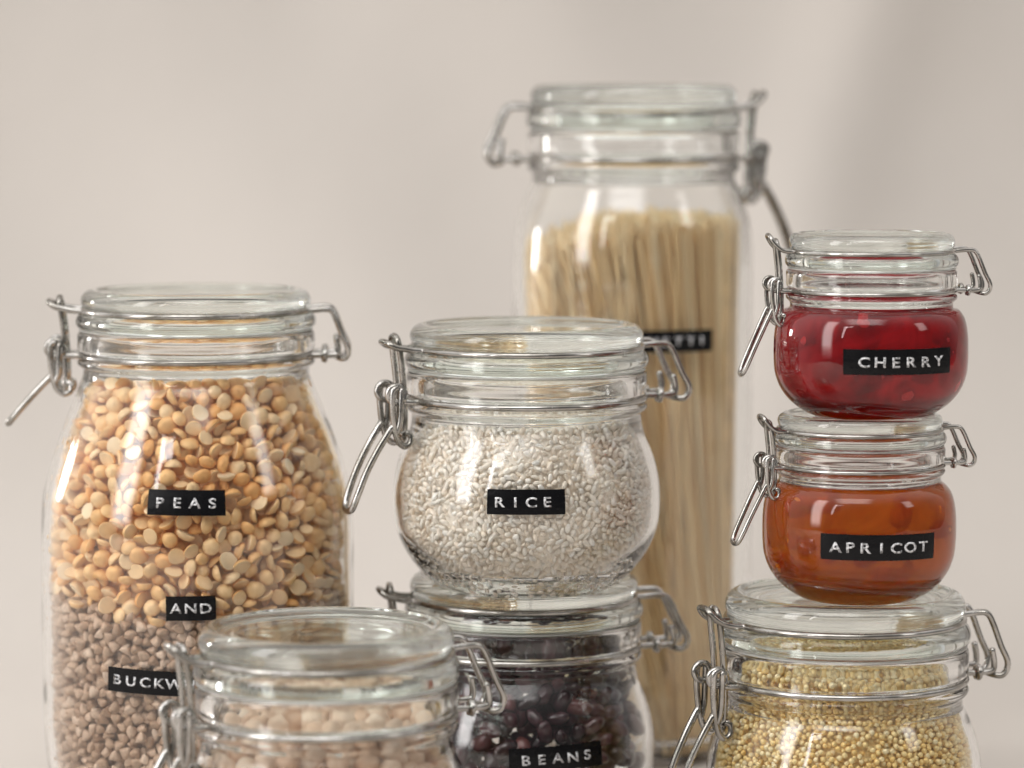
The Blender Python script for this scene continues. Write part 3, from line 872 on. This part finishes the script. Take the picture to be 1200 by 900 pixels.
def sheet():
    """one length of linen: it lies on the table, sweeps up in a wide curve and hangs behind"""
    nx = 240
    X = np.linspace(-1.7, 1.7, nx)
    path = [(y, 0.0, 0) for y in np.linspace(0.1, 1.72, 70)]
    Rr = 0.62
    path += [(1.72 + Rr * math.sin(a), Rr * (1 - math.cos(a)), a) for a in np.linspace(0.02, math.radians(86), 60)]
    y0, z0, a0 = path[-1]
    path += [(y0 + t * math.cos(a0), z0 + t * math.sin(a0), a0) for t in np.linspace(0.03, 1.3, 50)]
    V = []; F = []
    for k, (y, z, a) in enumerate(path):
        hang = min(1, a / 0.9)
        for x in X:
            d = hang * (0.010 * math.sin((x - 0.30 * (z - .3)) * 8.0 + 1.3) + 0.010 * noise.noise(Vector((x * 4, z * 1.6, 1.3))))
            d += hang * 0.020 * math.exp(-((x - 0.200 - 0.315 * (z - .25)) / 0.045) ** 2)
            d += hang * 0.004 * noise.noise(Vector((x * 11 + z * 3, z * 9 - x * 4, 7.7)))
            d += hang * 0.006 * math.sin((x * .8 + z * .9) * 21 + 3 * noise.noise(Vector((x * 2.2, z * 2.2, 4))))
            far = max(0, min(1, (y - 1.66) / .2)); side = max(0, min(1, (abs(x) - .24) / .1)) if y > 1.3 else 0
            w = max(far, side) * (1 - hang)
            d += w * 0.007 * (noise.noise(Vector((x * 5, y * 7, 0))) - .3)
            V.append((x, y - d * math.sin(a), z - 0.0012 + d * math.cos(a)))
    for j in range(len(path) - 1):
        for i in range(nx - 1):
            q = j * nx + i; F.append([q, q + 1, q + nx + 1, q + nx])
    o = link('linen_sheet', mesh_np('linen_sheet', V, F), None, [CLOTH]); tag(o, None, None, None, 'structure')
    md = o.modifiers.new('thick', 'SOLIDIFY'); md.thickness = 0.002; md.offset = -1
sheet()

# ------------------------------------------------------------------ light
# the room: dim behind the camera, pale wall and ceiling towards the windows on the left
w = bpy.data.worlds.new('World'); sc.world = w; w.use_nodes = True
nt = w.node_tree; bg = nt.nodes['Background']
tc = nt.nodes.new('ShaderNodeTexCoord')
dp = nt.nodes.new('ShaderNodeVectorMath'); dp.operation = 'DOT_PRODUCT'
dp.inputs[1].default_value = Vector((-0.25, 0.50, 0.78)).normalized()
nt.links.new(tc.outputs['Generated'], dp.inputs[0])
mr = nt.nodes.new('ShaderNodeMapRange'); mr.interpolation_type = 'SMOOTHSTEP'
mr.inputs['From Min'].default_value = -0.25; mr.inputs['From Max'].default_value = 0.9
mr.inputs['To Min'].default_value = 0.15; mr.inputs['To Max'].default_value = 1.40
nt.links.new(dp.outputs['Value'], mr.inputs['Value'])
bg.inputs[0].default_value = (1.0, 0.975, 0.95, 1)
nt.links.new(mr.outputs[0], bg.inputs[1])

def area(name, loc, target, sx, sy, radiance, color=(1, 1, 1), roll=0.0, soft=0.0):
    L = bpy.data.lights.new(name, 'AREA'); L.shape = 'RECTANGLE'; L.size = sx; L.size_y = sy
    L.energy = radiance * PI * sx * sy; L.color = color     # watts for a wanted surface radiance
    o = bpy.data.objects.new(name, L); COL.objects.link(o)
    o.location = loc
    d = Vector(target) - Vector(loc)
    o.rotation_euler = (d.to_track_quat('-Z', 'Y') @ Matrix.Rotation(roll, 3, 'Z').to_quaternion()).to_euler()
    if soft:        # a window behind a sheer curtain: uneven, fading towards its sides
        L.use_nodes = True; n = L.node_tree
        em = n.nodes['Emission']
        ge = n.nodes.new('ShaderNodeNewGeometry'); sp = n.nodes.new('ShaderNodeSeparateXYZ')
        n.links.new(ge.outputs['Parametric'], sp.inputs[0])
        prev = None
        for ax in (0, 1):
            s1 = n.nodes.new('ShaderNodeMath'); s1.operation = 'SUBTRACT'; s1.inputs[1].default_value = 0.5
            s2 = n.nodes.new('ShaderNodeMath'); s2.operation = 'ABSOLUTE'
            m2 = n.nodes.new('ShaderNodeMapRange'); m2.interpolation_type = 'SMOOTHSTEP'
            m2.inputs['From Min'].default_value = 0.5; m2.inputs['From Max'].default_value = 0.5 - soft * (1.0 if ax == 0 else .5)
            n.links.new(sp.outputs[ax], s1.inputs[0]); n.links.new(s1.outputs[0], s2.inputs[0]); n.links.new(s2.outputs[0], m2.inputs['Value'])
            if prev is None: prev = m2.outputs[0]
            else:
                ml = n.nodes.new('ShaderNodeMath'); ml.operation = 'MULTIPLY'
                n.links.new(prev, ml.inputs[0]); n.links.new(m2.outputs[0], ml.inputs[1]); prev = ml.outputs[0]
        n.links.new(prev, em.inputs['Strength'])
    return o
C0 = Vector((0, 1.4, 0.15))
def polar(deg, dist, z):      # deg from the camera side, negative = picture's left
    a = math.radians(deg)
    return (C0.x + dist * math.sin(a), C0.y - dist * math.cos(a), z)
area('window_front', polar(-56, 1.7, 0.85), C0, 0.62, 1.8, 7.2, (1.0, 0.98, 0.96), soft=0.30)
area('overhead_fill', (-0.20, 0.15, 1.75), C0, 1.7, 1.1, 4.0, (1.0, 0.98, 0.955), soft=0.3)  # softbox added above the camera side to brighten the jars' contents
area('curtain_gap', polar(-33, 1.6, 0.78), C0, 0.08, 0.66, 8.0, (1.0, 0.98, 0.97), roll=math.radians(-8))
area('curtain_top', polar(-27, 1.6, 1.10), C0, 0.28, 0.09, 8.0, (1.0, 0.98, 0.97), roll=math.radians(14))
area('window_side', polar(-118, 1.5, 0.30), C0, 0.13, 0.26, 32.0, (1.0, 0.98, 0.96))
area('window_right', polar(62, 1.8, 1.05), C0, 0.5, 0.7, 4.2, (1.0, 0.97, 0.93), soft=0.3)

# ------------------------------------------------------------------ camera
cam = bpy.data.cameras.new('Camera'); co = bpy.data.objects.new('Camera', cam); COL.objects.link(co)
co.location = (0, 0, 0.320)
co.rotation_euler = (math.radians(90 - 5.21), 0, 0)
cam.sensor_width = 36; cam.lens = 120; cam.clip_start = 0.01; cam.clip_end = 50
cam.dof.use_dof = True; cam.dof.focus_distance = 1.352; cam.dof.aperture_fstop = 5.6
sc.camera = co

sc.render.engine = 'CYCLES'
cy = sc.cycles
cy.max_bounces = 28; cy.transmission_bounces = 24; cy.glossy_bounces = 10; cy.diffuse_bounces = 7; cy.transparent_max_bounces = 16
cy.caustics_refractive = True; cy.caustics_reflective = True
cy.blur_glossy = 0.3
cy.sample_clamp_indirect = 12
cy.use_denoising = True
try:
    cy.denoiser = 'OPENIMAGEDENOISE'; cy.denoising_input_passes = 'RGB_ALBEDO_NORMAL'; cy.denoising_prefilter = 'ACCURATE'
except Exception: pass
sc.view_settings.view_transform = 'Standard'; sc.view_settings.look = 'None'
sc.view_settings.exposure = 0.0; sc.view_settings.gamma = 1.0
